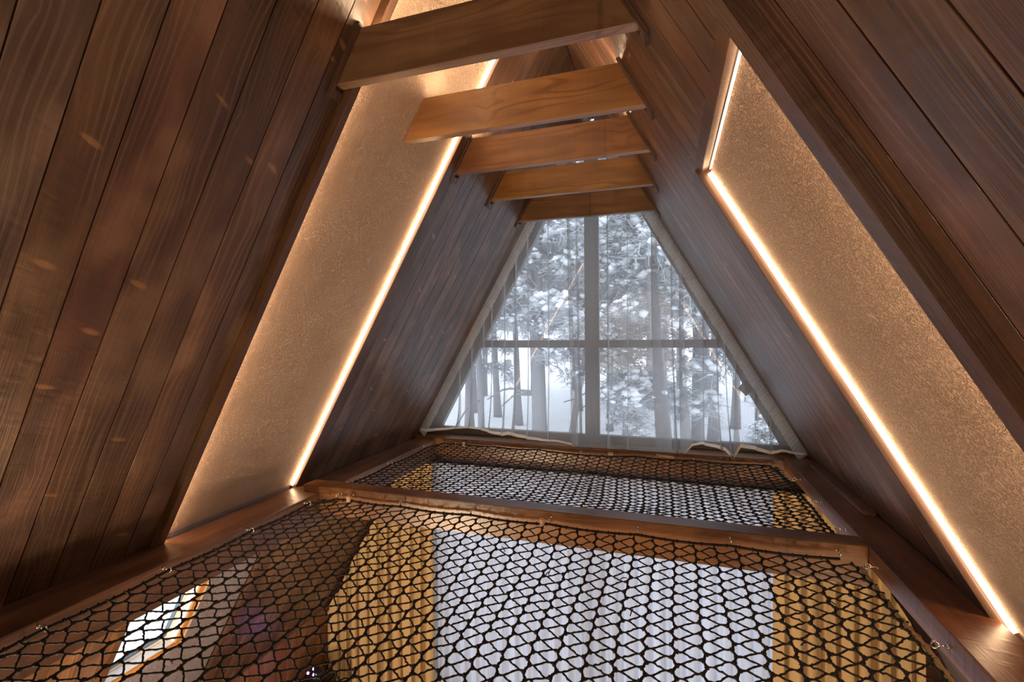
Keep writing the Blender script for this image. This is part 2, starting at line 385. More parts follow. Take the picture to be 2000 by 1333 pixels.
# upper triangular window
def quad_bar(mb, p0, p1, w0, w1, y0, y1):
    # bar between two points in the gable plane, offset to one side between w0 and w1
    p0, p1 = np.array(p0), np.array(p1); d = (p1 - p0) / np.linalg.norm(p1 - p0); n = np.array([-d[1], d[0]])
    q = [p0 + n * w0, p1 + n * w0, p1 + n * w1, p0 + n * w1]
    mb.add([(a[0], y, a[1]) for y in (y0, y1) for a in q], [(0, 1, 2, 3), (7, 6, 5, 4), (0, 4, 5, 1), (1, 5, 6, 2), (2, 6, 7, 3), (3, 7, 4, 0)])
WY0, WY1 = 4.72, 4.80
win1 = tag(empty('window_1', (0, WY0, 2.93)), kind='structure')
def at_world(mb, name, m, parent, **k): return mb.build(name, m, parent, Matrix.Identity(4), **k)
mb = MB(); gb = 2.93
for s in (-1, 1):
    # slanted jambs from the sill to the ridge
    x_out0, x_out1 = wx(gb) + .05, wx(6.15) + .05
    xin0, xin1 = 1.70, .03
    mb.add([(s * x_out0, y, gb) for y in (WY0, WY1)] + [(s * x_out1, y, 6.19) for y in (WY0, WY1)] + [(s * xin0, y, gb) for y in (WY0, WY1)] + [(s * .0, y, 6.03) for y in (WY0, WY1)],
           [(0, 2, 6, 4), (1, 5, 7, 3), (0, 4, 5, 1), (4, 6, 7, 5), (0, 1, 3, 2), (2, 3, 7, 6)])
mb.box(-1.72, 1.72, WY0, WY1, gb, 3.0, 0, .004)
at_world(mb, 'window_frame', PVC, win1)
mb = MB(); mb.box(-.066, .0, WY0 - .012, WY1, 3.0, 5.98, 0, .006); mb.box(.0, .046, WY0 - .004, WY1, 3.0, 5.98, 0, .006); mb.box(.046, .072, WY0 + .01, WY1, 3.0, 5.98, 0, .004)
at_world(mb, 'mullion', PVC, win1)
mb = MB(); hw = lambda z: (6.03 - z) * .561
mb.box(-hw(3.91), -.066, WY0 + .01, WY1, 3.868, 3.945, 0, .004); mb.box(.072, hw(3.91), WY0 + .01, WY1, 3.868, 3.945, 0, .004)
at_world(mb, 'transom', PVC, win1)
gy = 4.765
def pane(pts, nm='pane', par=None, y=gy):
    mb = MB(); n = len(pts)
    mb.add([(x, y, z) for x, z in pts], [tuple(range(n))]); return at_world(mb, nm, GLASS, par or win1)
pane([(-hw(3.0), 3.0), (-.066, 3.0), (-.066, 3.87), (-hw(3.87), 3.87)])
pane([(.072, 3.0), (hw(3.0), 3.0), (hw(3.87), 3.87), (.072, 3.87)])
pane([(-hw(3.94), 3.94), (-.066, 3.94), (-.066, 5.9)])
pane([(.072, 3.94), (hw(3.94), 3.94), (.072, 5.89)])
# lower window
win2 = tag(empty('window_2', (0, 4.76, LZ0)), kind='structure')
mb = MB()
for (x0, x1, z0, z1) in ((-LWX, -LWX + .08, LZ0, LZ1), (LWX - .08, LWX, LZ0, LZ1), (-LWX, LWX, LZ0, LZ0 + .08), (-LWX, LWX, LZ1 - .08, LZ1), (-.05, .05, LZ0, LZ1)):
    mb.box(x0, x1, 4.74, 4.82, z0, z1)
at_world(mb, 'window_frame', PVC, win2)
pane([(-LWX + .08, LZ0 + .08), (-.05, LZ0 + .08), (-.05, LZ1 - .08), (-LWX + .08, LZ1 - .08)], par=win2, y=4.78)
pane([(.05, LZ0 + .08), (LWX - .08, LZ0 + .08), (LWX - .08, LZ1 - .08), (.05, LZ1 - .08)], par=win2, y=4.78)

# roof window in the left slope, below the loft
win3 = tag(empty('window_3', (-wx(2.2), 2.14, 2.2)), kind='structure')
def ring(mb, y0, y1, u0, u1, w, z0, z1, c=0.):
    for (ya, yb, ua, ub) in ((y0, y1, u0, u0 + w), (y0, y1, u1 - w, u1), (y0, y0 + w, u0 + w, u1 - w), (y1 - w, y1, u0 + w, u1 - w)):
        a, b = yy(-1, ya, yb); mb.box(a, b, ua, ub, z0, z1, 0, c)
mb = MB(); ring(mb, WIN_Y0 - .04, WIN_Y1 + .04, WIN_U0 - .04, WIN_U1 + .04, .042, -NICHE - .01, -NICHE + .006, .002)
mb.build('wooden_frame', W_LIGHT, win3, ML)
mb = MB(); ring(mb, WIN_Y0 - .001, WIN_Y1 + .001, WIN_U0 - .001, WIN_U1 + .001, .014, -.155, -NICHE - .004); mb.build('reveal', PVC_W, win3, ML)
mb = MB(); a, b = yy(-1, WIN_Y1 + .040, WIN_Y1 + .064); mb.box(a, b, WIN_U0 - .04, WIN_U1 + .064, -NICHE - .002, -NICHE + .003); a, b = yy(-1, WIN_Y0 - .04, WIN_Y1 + .040); mb.box(a, b, WIN_U1 + .04, WIN_U1 + .064, -NICHE - .002, -NICHE + .003)
mb.build('casing', HEMW, win3, ML)
mb = MB(); ring(mb, WIN_Y0 + .012, WIN_Y1 - .012, WIN_U0 + .012, WIN_U1 - .012, .016, -.12, -.090); mb.build('sash', PVC_W, win3, ML)
mb = MB(); ring(mb, WIN_Y0 + .028, WIN_Y1 - .028, WIN_U0 + .028, WIN_U1 - .028, .010, -.12, -.097); mb.build('seal', SEAL, win3, ML)
mb = MB(); a, b = yy(-1, WIN_Y0 + .03, WIN_Y1 - .03); mb.add([(a, WIN_U0 + .03, -.11), (b, WIN_U0 + .03, -.11), (b, WIN_U1 - .03, -.11), (a, WIN_U1 - .03, -.11)], [(0, 1, 2, 3)])
mb.build('pane', GLASS, win3, ML)

# ------------------------------------------------------------------ tie beams under the ridge
BZ0, BZ1, BT = 5.08, 5.297, .05
beam_y = [1.716, 2.332, 2.909, 3.579, 4.341]
beam_lab = ['amber wooden tie beam nearest the viewer, largest of the five', 'amber tie beam meeting the left plaster niche, second from the viewer',
            'amber tie beam third of the five, beside the left niche edge', 'amber tie beam fourth of the five, swirling grain on its face', 'amber tie beam closest to the triangular window']
for i, y in enumerate(beam_y):
    x0, x1 = wx(BZ0) - .002, wx(BZ1) - .002
    if i == 1: x0l, x1l = x0 + NICHE / SN - .003, x1 + NICHE / SN - .003
    else: x0l, x1l = x0, x1
    mb = MB(); mb.prism([(-x0l, BZ0), (x0, BZ0), (x1, BZ1), (-x1l, BZ1)], -BT / 2, BT / 2, 'y', 20 + i * 1.77)
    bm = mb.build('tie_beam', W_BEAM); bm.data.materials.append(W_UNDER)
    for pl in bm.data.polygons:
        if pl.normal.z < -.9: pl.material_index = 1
    bm.location = (0, y + BT / 2, 0)
    tag(bm, beam_lab[i], 'beam', 'amber tie beams under the ridge')
    bev = bm.modifiers.new('edge', 'BEVEL'); bev.width = .003; bev.segments = 2
    bpy.context.view_layer.update()
    for s, M in ((-1, ML), (1, MR)):
        if s < 0 and i == 1: continue
        mb = MB(); w, th = .022, .016
        ya, yb = y - w, y + BT + w
        u0, u1 = uz(BZ1) - .02, uz(BZ0)
        zb = .0
        for (p, q, ua, ub) in ((ya, y - .001, u0, u1 + w + .03), (y + BT + .001, yb, u0, u1 + w + .03), (y - .001, y + BT + .001, u1 + .012, u1 + .03 + w)):
            a, b = yy(s, p, q); mb.box(a, b, ua, ub, zb, th, 2.2, .002)
        mb.build('end_moulding', W_CORNER, bm, M)

for i in (0, 1, 2):
    y = beam_y[i] + BT * .74; hw_ = wx(BZ1) - .05
    mb = MB(); mb.box(-hw_, hw_, y - .012, y + .012, BZ1 + .0003, BZ1 + .005); c = mb.build('led_strip', LED_CASE)
    tag(c, 'warm strip light lying on top of the %s tie beam' % ('nearest', 'second', 'third')[i], 'strip light', 'warm strip lights on top of the tie beams')
    mb = MB(); mb.box(-hw_, hw_, y - .008, y + .008, BZ1 + .005, BZ1 + .008); mb.build('diffuser', LED_TOP, c)

# ------------------------------------------------------------------ loft frame: joists round the two rope nets
HOOK_Z = 2.895
def eye_hook(parent, p, d):
    # a screw eye: shank along d, ring at its end
    p = np.array(p, float); d = np.array(d, float); mb = MB()
    mb.tube([p, p + d * .028], .0028, 6)
    c = p + d * .040; r = .0125
    side = np.array([0, 0, 1.])
    th = np.linspace(0, 2 * math.pi, 15)[:-1]
    mb.tube([c + r * (math.cos(t) * d + math.sin(t) * side) for t in th], .0030, 6, closed=True)
    mb.tube([p, p + d * .004], .007, 8)
    mb.build('eye_hook', CHROME, parent, Matrix.Identity(4), smooth=True)
def joist(name, label, boxes, m, loc, pid):
    mb = MB()
    for b in boxes: mb.box(b[0] - loc[0], b[1] - loc[0], b[2] - loc[1], b[3] - loc[1], b[4] - loc[2], b[5] - loc[2], pid, .004)
    o = mb.build(name, m); o.location = loc; tag(o, label, 'beam', 'joists framing the rope nets'); bpy.context.view_layer.update(); return o
XL, XR = -1.62, 1.65
YM0, YM1 = 2.74, 2.866
jm = joist('net_joist', 'brown cross joist between the two rope nets', [(XL + .001, XR - .001, YM0, YM1, 2.752, 2.95), (XL - .13, XL + .001, YM0, YM1, 2.9005, 2.95)], W_FRAME, (0, YM0, 2.75), 31.)
def sl_joist(name, label, s, xin, z0, z1, y0, y1, pid):
    mb = MB(); t = .003
    prof = [(xin, z0), (wx(z0) - t, z0), (wx(z1) - t, z1), (xin, z1)]
    prof = [(s * p - s * xin, q - z0) for p, q in prof]
    if s < 0: prof = prof[::-1]
    mb.prism(prof, 0, y1 - y0, 'y', pid); o = mb.build(name, W_FRAMEY); o.location = (s * xin, y0, z0)
    b = o.modifiers.new('edge', 'BEVEL'); b.width = .004; b.segments = 2
    tag(o, label, 'beam', 'joists framing the rope nets'); bpy.context.view_layer.update(); return o
jl = sl_joist('net_joist', 'long brown joist along the foot of the left wall', -1, 1.62, 2.70, LOFT, -.42, 4.50, 33.)
jr = sl_joist('net_joist', 'long brown joist along the foot of the right wall', 1, XR, 2.85, 2.95, -.42, 4.50, 35.)
js = joist('net_joist', 'brown joist under the triangular window, behind the far net', [(-wx(2.752) + .004, wx(2.752) - .004, 4.50, 4.69, 2.752, 2.84), (-wx(2.93) + .004, wx(2.93) - .004, 4.50, 4.69, 2.84, 2.925)], W_FRAME, (0, 4.50, 2.75), 37.)
jn = joist('net_joist', 'brown joist under the near end of the front net', [(XL + .001, XR - .001, -.42, -.30, 2.70, LOFT)], W_FRAME, (0, -.42, 2.70), 39.)
mb = MB()
for k in range(25): 
    y0 = YB + k * .15
    if y0 + .15 > -.43: break
    mb.box(-wx(2.9) + .01, wx(2.9) - .01, y0 + .002, y0 + .148, 2.86, 2.895, 60 + k * 1.3)
tag(mb.build('floor_loft', W_FLOOR), kind='structure')
# ledge board beside the far right joist
mb = MB(); mb.box(0, .07, 0, 1.05, 0, .022, 41., .003)
o = mb.build('ledge_board', W_FRAMEY); o.location = (1.775, 3.20, 2.951); tag(o, 'short loose board lying on the right joist beside the far net', 'board')

mid_x = [-1.43, -1.334, -.94, -.443, .057, .557, 1.029, 1.517]
for x in mid_x: eye_hook(jm, (x, YM0, HOOK_Z + .02), (0, -1, 0))
for x in (-1.35, -.9, -.45, 0, .45, .9, 1.35): eye_hook(jm, (x, YM1, HOOK_Z), (0, 1, 0))
for y in (.20, .69, 1.17, 1.655, 2.138, 2.60): eye_hook(jl, (XL, y, HOOK_Z - .018), (1, 0, 0))
for y in (2.634, 2.04, 1.45, .85, .25): eye_hook(jr, (XR, y, HOOK_Z + .002), (-1, 0, 0))
for y in (3.05, 3.6, 4.25): eye_hook(jl, (XL, y, HOOK_Z - .01), (1, 0, 0))
for y in (3.05, 3.5, 4.0): eye_hook(jr, (XR, y, HOOK_Z + .015), (-1, 0, 0))
sill_x = [-1.5, -1.36, -1.27, -.95, -.5, .45, .93, 1.42, 1.53]
for x in sill_x: eye_hook(js, (x, 4.50, HOOK_Z - .01), (0, -1, 0))

# ------------------------------------------------------------------ rope nets
def net(name, label, x0, x1, y0, y1, ze, sag, seed, W=.103, P=.072):
    r = np.random.default_rng(seed)
    ph = r.uniform(0, 6.28, 8)
    def pos(x, y, jit=0.):
        x, y = float(x), float(y)
        sx, sy = (x - x0) / (x1 - x0), (y - y0) / (y1 - y0)
        e = max(0., 16 * sx * (1 - sx) * sy * (1 - sy)) ** .5
        e = min(e, 1.)
        dx = e * (.020 * math.sin(2.1 * y + 1.7 * x + ph[0]) + .010 * math.sin(5.3 * y - 3.1 * x + ph[1]))
        dy = e * (.018 * math.sin(2.6 * x + 1.1 * y + ph[2]) + .008 * math.sin(6.1 * x + 2.3 * y + ph[3]))
        z = ze - sag * (1 - abs(2 * sx - 1) ** 2.3) * (1 - abs(2 * sy - 1) ** 2.3)
        z += e * .008 * math.sin(7 * x + ph[4]) * math.sin(6 * y + ph[5])
        j = r.uniform(-jit, jit, 3) if jit else np.zeros(3)
        return np.array([x + dx, y + dy, z]) + j * np.array([1, 1, .6])
    cols = np.arange(x0 + W * .5, x1, W); nk = int((y1 - y0) / P)
    mb = MB()
    def seg(a, b, rad=.0036, n=6):
        t = np.linspace(0, 1, n)[:, None]; p = a + (b - a) * t
        p[1:-1] += r.normal(0, .0011, (n - 2, 3))
        rr = rad * (1 + .28 * (np.arange(n) % 2) - .1)
        mb.tube(p, rr, 5)
    rv, lv, rk, lk = {}, {}, {}, {}
    for c, x in enumerate(cols):
        lean = .0
        for k in range(-1, nk + 1):
            yr, yl = y0 + (k + .25) * P, y0 + (k + .75) * P
            if y0 + .01 < yr < y1 - .01:
                rk[c, k] = pos(x + .007, yr, .003); rv[c, k] = pos(x + W * (.27 + r.uniform(-.03, .03)), yr + r.uniform(-.004, .004), .003)
            if y0 + .01 < yl < y1 - .01:
                lk[c, k] = pos(x - .007, yl, .003); lv[c, k] = pos(x - W * (.27 + r.uniform(-.03, .03)), yl + r.uniform(-.004, .004), .003)
    for c, x in enumerate(cols):
        chain = []
        for k in range(-1, nk + 1):
            if (c, k) in rk: chain.append(rk[c, k])
            if (c, k) in lk: chain.append(lk[c, k])
        for a, b in zip(chain[:-1], chain[1:]): seg(a, b, .0052, 4)
        if chain:
            seg(pos(x, y0), chain[0], .004, 4); seg(chain[-1], pos(x, y1), .004, 4)
        for q in chain:
            mb.blob(q, .0105, 1, .2, (1., 1.15, .9))
        for d, kk, vv in ((1, rk, rv), (-1, lk, lv)):
            for k in range(-1, nk + 1):
                if (c, k) not in kk: continue
                a, b = kk[c, k], vv[c, k]
                o = np.array([0, .0042, 0]); seg(a + o, b, .0030, 4); seg(a - o, b, .0030, 4)
        for k in range(-1, nk + 1):
            if (c, k) in rv:
                for k2 in (k, k - 1):
                    if (c + 1, k2) in lv: seg(rv[c, k], lv[c + 1, k2])
    for k in range(-1, nk + 1):     # side edges tied to the border rope
        if (0, k) in lv: seg(lv[0, k], pos(x0, lv[0, k][1]))
        if (len(cols) - 1, k) in rv: seg(rv[len(cols) - 1, k], pos(x1, rv[len(cols) - 1, k][1]))
    # loose cord ends
    for i in range(26):
        p = pos(r.uniform(x0 + .2, x1 - .2), r.uniform(y0 + .2, y1 - .1))
        d = r.normal(0, 1, 3); d /= np.linalg.norm(d); d[2] = -abs(d[2]) * .6
        q = np.array([p, p + d * .02 + np.array([0, 0, .004]), p + d * .045 + np.array([0, 0, -.004])]); mb.tube(q, [.0028, .0026, .0024], 5)
    root = mb.build(name, ROPE, smooth=True); tag(root, label, 'net', 'black rope nets stretched in the loft floor')
    return root, pos
def border(root, pts, rad, m, seed):
    r = np.random.default_rng(seed); mb = MB()
    out = []
    for a, b in zip(pts[:-1], pts[1:]):
        a, b = np.array(a, float), np.array(b, float); L = np.linalg.norm(b - a); n = max(4, int(L / .02))
        for i in range(n):
            t = i / n; p = a + (b - a) * t; p[2] -= .022 * L * 4 * t * (1 - t); out.append(p)
    out.append(np.array(pts[-1], float)); out = np.array(out)
    rr = rad * (1 + .16 * (np.arange(len(out)) % 2))
    mb.tube(out, rr, 7)
    for i in range(2, len(out) - 2, 3):      # lashings round the rope
        d = out[i + 1] - out[i]; d /= np.linalg.norm(d); a = np.cross(d, [0, 0, 1]); a /= np.linalg.norm(a) + 1e-9; b = np.cross(a, d)
        th = np.linspace(0, 2 * math.pi, 9)[:-1]
        mb.tube([out[i] + (rad + .0025) * (a * math.cos(t) + b * math.sin(t)) for t in th], .0032, 5, closed=True)
    mb.build('border_rope', m, root, Matrix.Identity(4), smooth=True)
hz = HOOK_Z - .012
NX0, NX1, NY0, NY1 = XL + .045, XR - .07, -.26, YM0 - .04
net1, pos1 = net('rope_net', 'large black rope net nearest the viewer, in front of the cross joist', NX0, NX1, NY0, NY1, hz - .005, .15, 3)
border(net1, [(NX0 - .002, y, hz - .006) for y in (-.26, .20, .69, 1.17, 1.655, 2.138, 2.60)] + [(x, NY1, hz + .006) for x in mid_x], .0065, ROPE, 5)
border(net1, [(NX1 + .004, y, hz) for y in (2.634, 2.04, 1.45, .85, .25, -.26)], .0085, ROPE2, 6)
border(net1, [(x, NY0 + .004, hz - .02) for x in (NX0 + .02, -1, -.5, 0, .5, 1, NX1 - .02)], .0075, ROPE, 7)
FX0, FX1, FY0, FY1 = XL + .045, XR - .05, YM1 + .045, 4.455
net2, pos2 = net('rope_net', 'smaller black rope net under the triangular window', FX0, FX1, FY0, FY1, hz - .01, .085, 11)
border(net2, [(FX0, y, hz) for y in (FY0, 3.05, 3.6, 4.25)] + [(x, FY1, hz) for x in sill_x] + [(FX1, y, hz - .01) for y in (4.0, 3.5, 3.05)] + [(x, FY0, hz) for x in (1.35, .9, .45, 0, -.45, -.9, -1.35)], .0065, ROPE, 8)
def cord_tie(root, c):
    mb = MB(); c = np.array(c)
    for k in range(4):
        th = np.linspace(0, 2 * math.pi, 11)[:-1]
        mb.tube([c + np.array([.011 * math.cos(t), .011 * math.sin(t), -.009 * k]) for t in th], .0052, 6, closed=True)
    tag(mb.build('cord_tie', CORD, root, Matrix.Identity(4), smooth=True), 'cream cord wound round the border rope')
cord_tie(net1, (.012, NY1 - .004, hz + .03)); cord_tie(net1, (-1.336, NY1 - .004, hz + .03)); cord_tie(net2, (-1.27, FY1 - .004, hz + .02))

# ------------------------------------------------------------------ curtains
def interp(pts, x):
    a = np.array(pts); return float(np.interp(x, a[:, 0], a[:, 1]))
HEMZ = [(-1.80, 2.985), (-1.72, 2.985), (-1.5, 3.014), (-1.29, 3.045), (-1.21, 3.049), (-1.07, 3.036), (-.96, 3.0), (-.86, 2.985), (-.82, 3.005), (-.71, 2.985), (-.45, 2.96), (-.36, 2.965), (-.19, 2.94), (-.14, 2.935), (-.11, 2.873),
        (-.02, 2.874), (.24, 2.868), (.52, 2.902), (.66, 2.89), (.80, 2.88), (.885, 2.90), (.90, 3.0), (1.0, 3.02), (1.12, 3.0), (1.21, 2.97), (1.25, 2.91), (1.30, 2.92), (1.31, 3.02), (1.42, 3.0), (1.54, 2.97), (1.63, 3.0), (1.72, 2.985), (1.85, 2.985)]
def pleated(xs0, xs1, pleats, step=.03):
    # column list (x, layer depth, pleat index or -1): cloth doubled back on itself at each pleat
    cols = []; x = xs0; pl = sorted(pleats); i = 0; carry = 0.
    while x < xs1 - 1e-6:
        if i < len(pl) and x >= pl[i][0]:
            p, w0, w1, lean = pl[i]
            for (sx, ly) in ((-.5, 0.), (.5, 0.), (.5, .004), (-.5, .010), (-.5, .014), (.5, .022)): cols.append((p, sx, carry + ly, i))
            x = max(x, p) + max(w0, step * .6); carry = .022; i += 1
        else:
            cols.append((x, 0, carry, -1)); x += step; carry = max(0., carry - .006)
    cols.append((xs1, 0, 0, -1)); return cols, pl
def curtain(name, m, cols, pl, ztop, zbot, yc, rows, wave, parent=None, bulge=0.):
    mb = MB(); V = []
    for (p, sx, ly, i) in cols:
        for r in range(rows + 1):
            v = r / rows
            x = p
            if i >= 0:
                _, w0, w1, lean = pl[i]
                w = w1 + (w0 - w1) * (1 - v) ** 1.6
                x = p + sx * w + lean * (1 - v) ** 2.2
            zb, zt = zbot(x), ztop(x)
            z = zb + (zt - zb) * v
            y = yc - ly - wave(x, v) - bulge * (1 - v) ** 6
            V.append((x, y, z))
    n = rows + 1; F = [(c * n + r, (c + 1) * n + r, (c + 1) * n + r + 1, c * n + r + 1) for c in range(len(cols) - 1) for r in range(rows)]
    mb.add(V, F); return mb.build(name, m, parent, Matrix.Identity(4) if parent else None, smooth=True), V, n
PL = [(-1.374, .045, .004, 0), (-1.227, .03, .008, 0), (-1.09, .012, .006, 0), (-1.0, .012, .008, -.02), (-.86, .010, .008, -.02), (-.74, .022, .018, -.03), (-.61, .012, .012, 0), (-.40, .010, .010, 0),
      (-.20, .07, .018, .07), (-.12, .03, .010, .05), (.18, .014, .016, 0), (.36, .008, .010, 0), (.60, .15, .050, .09), (.75, .014, .014, .05), (.835, .10, .030, .04), (1.02, .008, .010, 0), (1.13, .012, .010, .03), (1.20, .016, .010, .05), (1.285, .055, .006, 0), (1.44, .008, .008, 0), (1.56, .03, .006, 0)]
cw = lambda z: wx(z) - .035
def ztri(x): return max(3.02, ZA - T * (abs(x) + .035))
YC = 4.600
cols, pls = pleated(-1.80, 1.80, PL, .02)
wv = lambda x, v: (.010 * math.sin(11 * x + 1) + .006 * math.sin(29 * x + .6)) * (1 - .5 * v) + .005
cur, V, n = curtain('sheer_curtain', SHEER, cols, pls, ztri, lambda x: interp(HEMZ, x), YC, 46, wv, None, .075)
tag(cur, 'white sheer triangular curtain hanging in the upper gable window', 'curtain')
# hem tape along the bottom edge
mb = MB(); hv = []
for c in range(len(cols)):
    x, y, z = V[c * n]; hv += [(x, y - .002, z - .004), (x, y - .003, z + .022 + .008 * math.sin(6 * x)), (x, y + .003, z - .004), (x, y + .002, z + .022 + .008 * math.sin(6 * x))]
mb.add(hv, [(4 * c + k, 4 * c + 4 + k, 4 * c + 5 + k, 4 * c + 1 + k) for c in range(len(cols) - 1) for k in (0,)])
mb.build('hem', HEM, cur, Matrix.Identity(4), smooth=True)
# gathered ruffles on both sloping edges
for s in (-1, 1):
    mb = MB(); L = (ZA - 3.0) / SN - .28; N = 520; R = 7
    vv = []
    for i in range(N + 1):
        u = uz(2.985) - L * i / N
        amp = .007 * (.6 + .4 * math.sin(i * .37 + s) ** 2)
        for k in range(R + 1):
            t = k / R; nn = .010 + .075 * t * (1 + .03 * math.sin(i * .21 + 2 * s) + .03 * math.sin(i * .83))
            P = Vector((0, 0, ZA)) + u * Vector((s * CS, 0, -SN)) + nn * Vector((-s * SN, 0, -CS))
            yo = YC - .066 - amp * math.sin(i * 1.45 + .8 * math.sin(i * .13) + 1.2 * t) * (1 - .55 * t)
            vv.append((P.x, yo, P.z - .03 * t * t))
    mb.add(vv, [(i * (R + 1) + k, (i + 1) * (R + 1) + k, (i + 1) * (R + 1) + k + 1, i * (R + 1) + k + 1) for i in range(N) for k in range(R)])
    mb.build('ruffle', RUFF, cur, Matrix.Identity(4), smooth=True)
mb = MB(); mb.add([(1.295, YC - .07, 3.52), (1.36, YC - .07, 3.455), (1.42, YC - .07, 3.52), (1.355, YC - .07, 3.60)], [(0, 1, 2, 3)]); mb.add([(1.295, YC - .066, 3.52), (1.36, YC - .066, 3.455), (1.42, YC - .066, 3.52), (1.355, YC - .066, 3.60)], [(3, 2, 1, 0)])
tag(mb.build('fabric_tag', cloth_mat('grey fabric tag', rgb(176, 172, 176), .2, .6), cur, Matrix.Identity(4)), 'grey square fabric tag')

# lower curtains
def folds(x0, x1, step, amp, f, ph): return [(x, amp * math.sin(f * x + ph) + .35 * amp * math.sin(2.3 * f * x + 1.7 * ph)) for x in np.arange(x0, x1 + step / 2, step)]
def drape(name, m, label, x0, x1, zt, zb, yc, amp, f, ph, cat, group=None, leftedge=None, omega=0.):
    mb = MB(); prof = folds(x0, x1, .006, amp, f, ph); rows = 26; V = []
    if omega: prof = [(x - omega * math.sin(2 * (f * x + ph)), y) for x, y in prof]
    for (x, y) in prof:
        for r in range(rows + 1):
            v = r / rows; z0, z1 = zb, zt
            if leftedge: z1 = min(zt, leftedge(x))
            z = z0 + (max(z1, z0 + .05) - z0) * v
            V.append((x + .01 * math.sin(3 * z + 9 * x) * (1 - v), yc + y * (.55 + .45 * (1 - v)), z))
    nn = rows + 1
    mb.add(V, [(c * nn + r, (c + 1) * nn + r, (c + 1) * nn + r + 1, c * nn + r + 1) for c in range(len(prof) - 1) for r in range(rows)])
    o = mb.build(name, m, smooth=True); tag(o, label, cat, group); return o
drape('sheer_curtain', SHEER2, 'dense white sheer curtain over the ground floor window, seen through the nets', -1.74, 1.66, 2.63, .03, 4.60, .04, 44., .4, 'curtain')
edge = lambda x: ZA - T * (abs(x) + .05)
drape('drape', DRAPE, 'mustard drape left of the ground floor window, behind the nets', -3.02, -1.64, 2.65, .02, 4.50, .06, 46., 1.1, 'drape', 'mustard drapes beside the ground floor window', edge, .026)
drape('drape', DRAPE, 'mustard drape right of the ground floor window, behind the nets', 1.57, 2.60, 2.65, .02, 4.50, .06, 50., .3, 'drape', 'mustard drapes beside the ground floor window', edge, .026)
mb = MB(); mb.tube([(-2.0, 4.50, 2.675), (2.0, 4.50, 2.675)], .011, 10); o = mb.build('curtain_rail', BLACKP, smooth=True); tag(o, 'dark curtain rail above the ground floor window', 'rail')

# party light in the lower left corner, on a black loudspeaker
px, py = -2.72, 3.95
mb = MB(); mb.box(-.15, .15, -.14, .14, 0, .50, 0, .01); o = mb.build('loudspeaker', BLACKP); o.location = (px, py, 0)
tag(o, 'black loudspeaker box under the party light by the left drape', 'speaker')

pl_ = empty('party_light', (px, py, .501)); tag(pl_, 'small black party lamp glowing blue violet low on the left', 'lamp')
mb = MB()
prof = [(0.075, 0), (.085, .02), (.085, .05), (.07, .085), (.04, .11), (.0, .118)]
for a, b in zip(prof[:-1], prof[1:]):
    for k in range(16):
        t0, t1 = k * math.pi / 8, (k + 1) * math.pi / 8
        mb.add([(a[0] * math.cos(t0), a[0] * math.sin(t0), a[1]), (a[0] * math.cos(t1), a[0] * math.sin(t1), a[1]), (b[0] * math.cos(t1), b[0] * math.sin(t1), b[1]), (b[0] * math.cos(t0), b[0] * math.sin(t0), b[1])], [(0, 1, 2, 3)])
mb.build('housing', BLACKP, pl_, smooth=True)
for i, (x, y, z, r, c) in enumerate(((.035, -.062, .084, .017, (.45, .45, 1., 1)), (-.045, -.06, .084, .012, (.55, .25, 1., 1)), (.0, -.03, .116, .012, (.4, .3, 1., 1)))):
    mb = MB(); mb.blob((x, y, z), r, 2, 0); mb.build('lens', emit('violet lens %s' % 'abc'[i], c, 14.), pl_, smooth=True)

# ------------------------------------------------------------------ outdoors: snowy forest
mb = MB(); N = 40
gx = np.linspace(-45, 45, N); gyv = np.concatenate([np.linspace(4.95, 20, 20), np.linspace(22, 90, 20)])
hgt = lambda x, y: -.25 + .10 * math.sin(.5 * x + .3 * y) + .08 * math.sin(.9 * y - .4 * x) + .028 * max(0., y - 8)
mb.add([(x, y, hgt(x, y)) for y in gyv for x in gx], [(j * N + i, j * N + i + 1, (j + 1) * N + i + 1, (j + 1) * N + i) for j in range(len(gyv) - 1) for i in range(N - 1)])
tag(mb.build('snow_ground', SNOW, smooth=True), kind='structure')
mb = MB(); mb.box(-30, -4.2, -12, 4.9, -.5, -.3); tag(mb.build('snow_ground', SNOW), kind='structure')

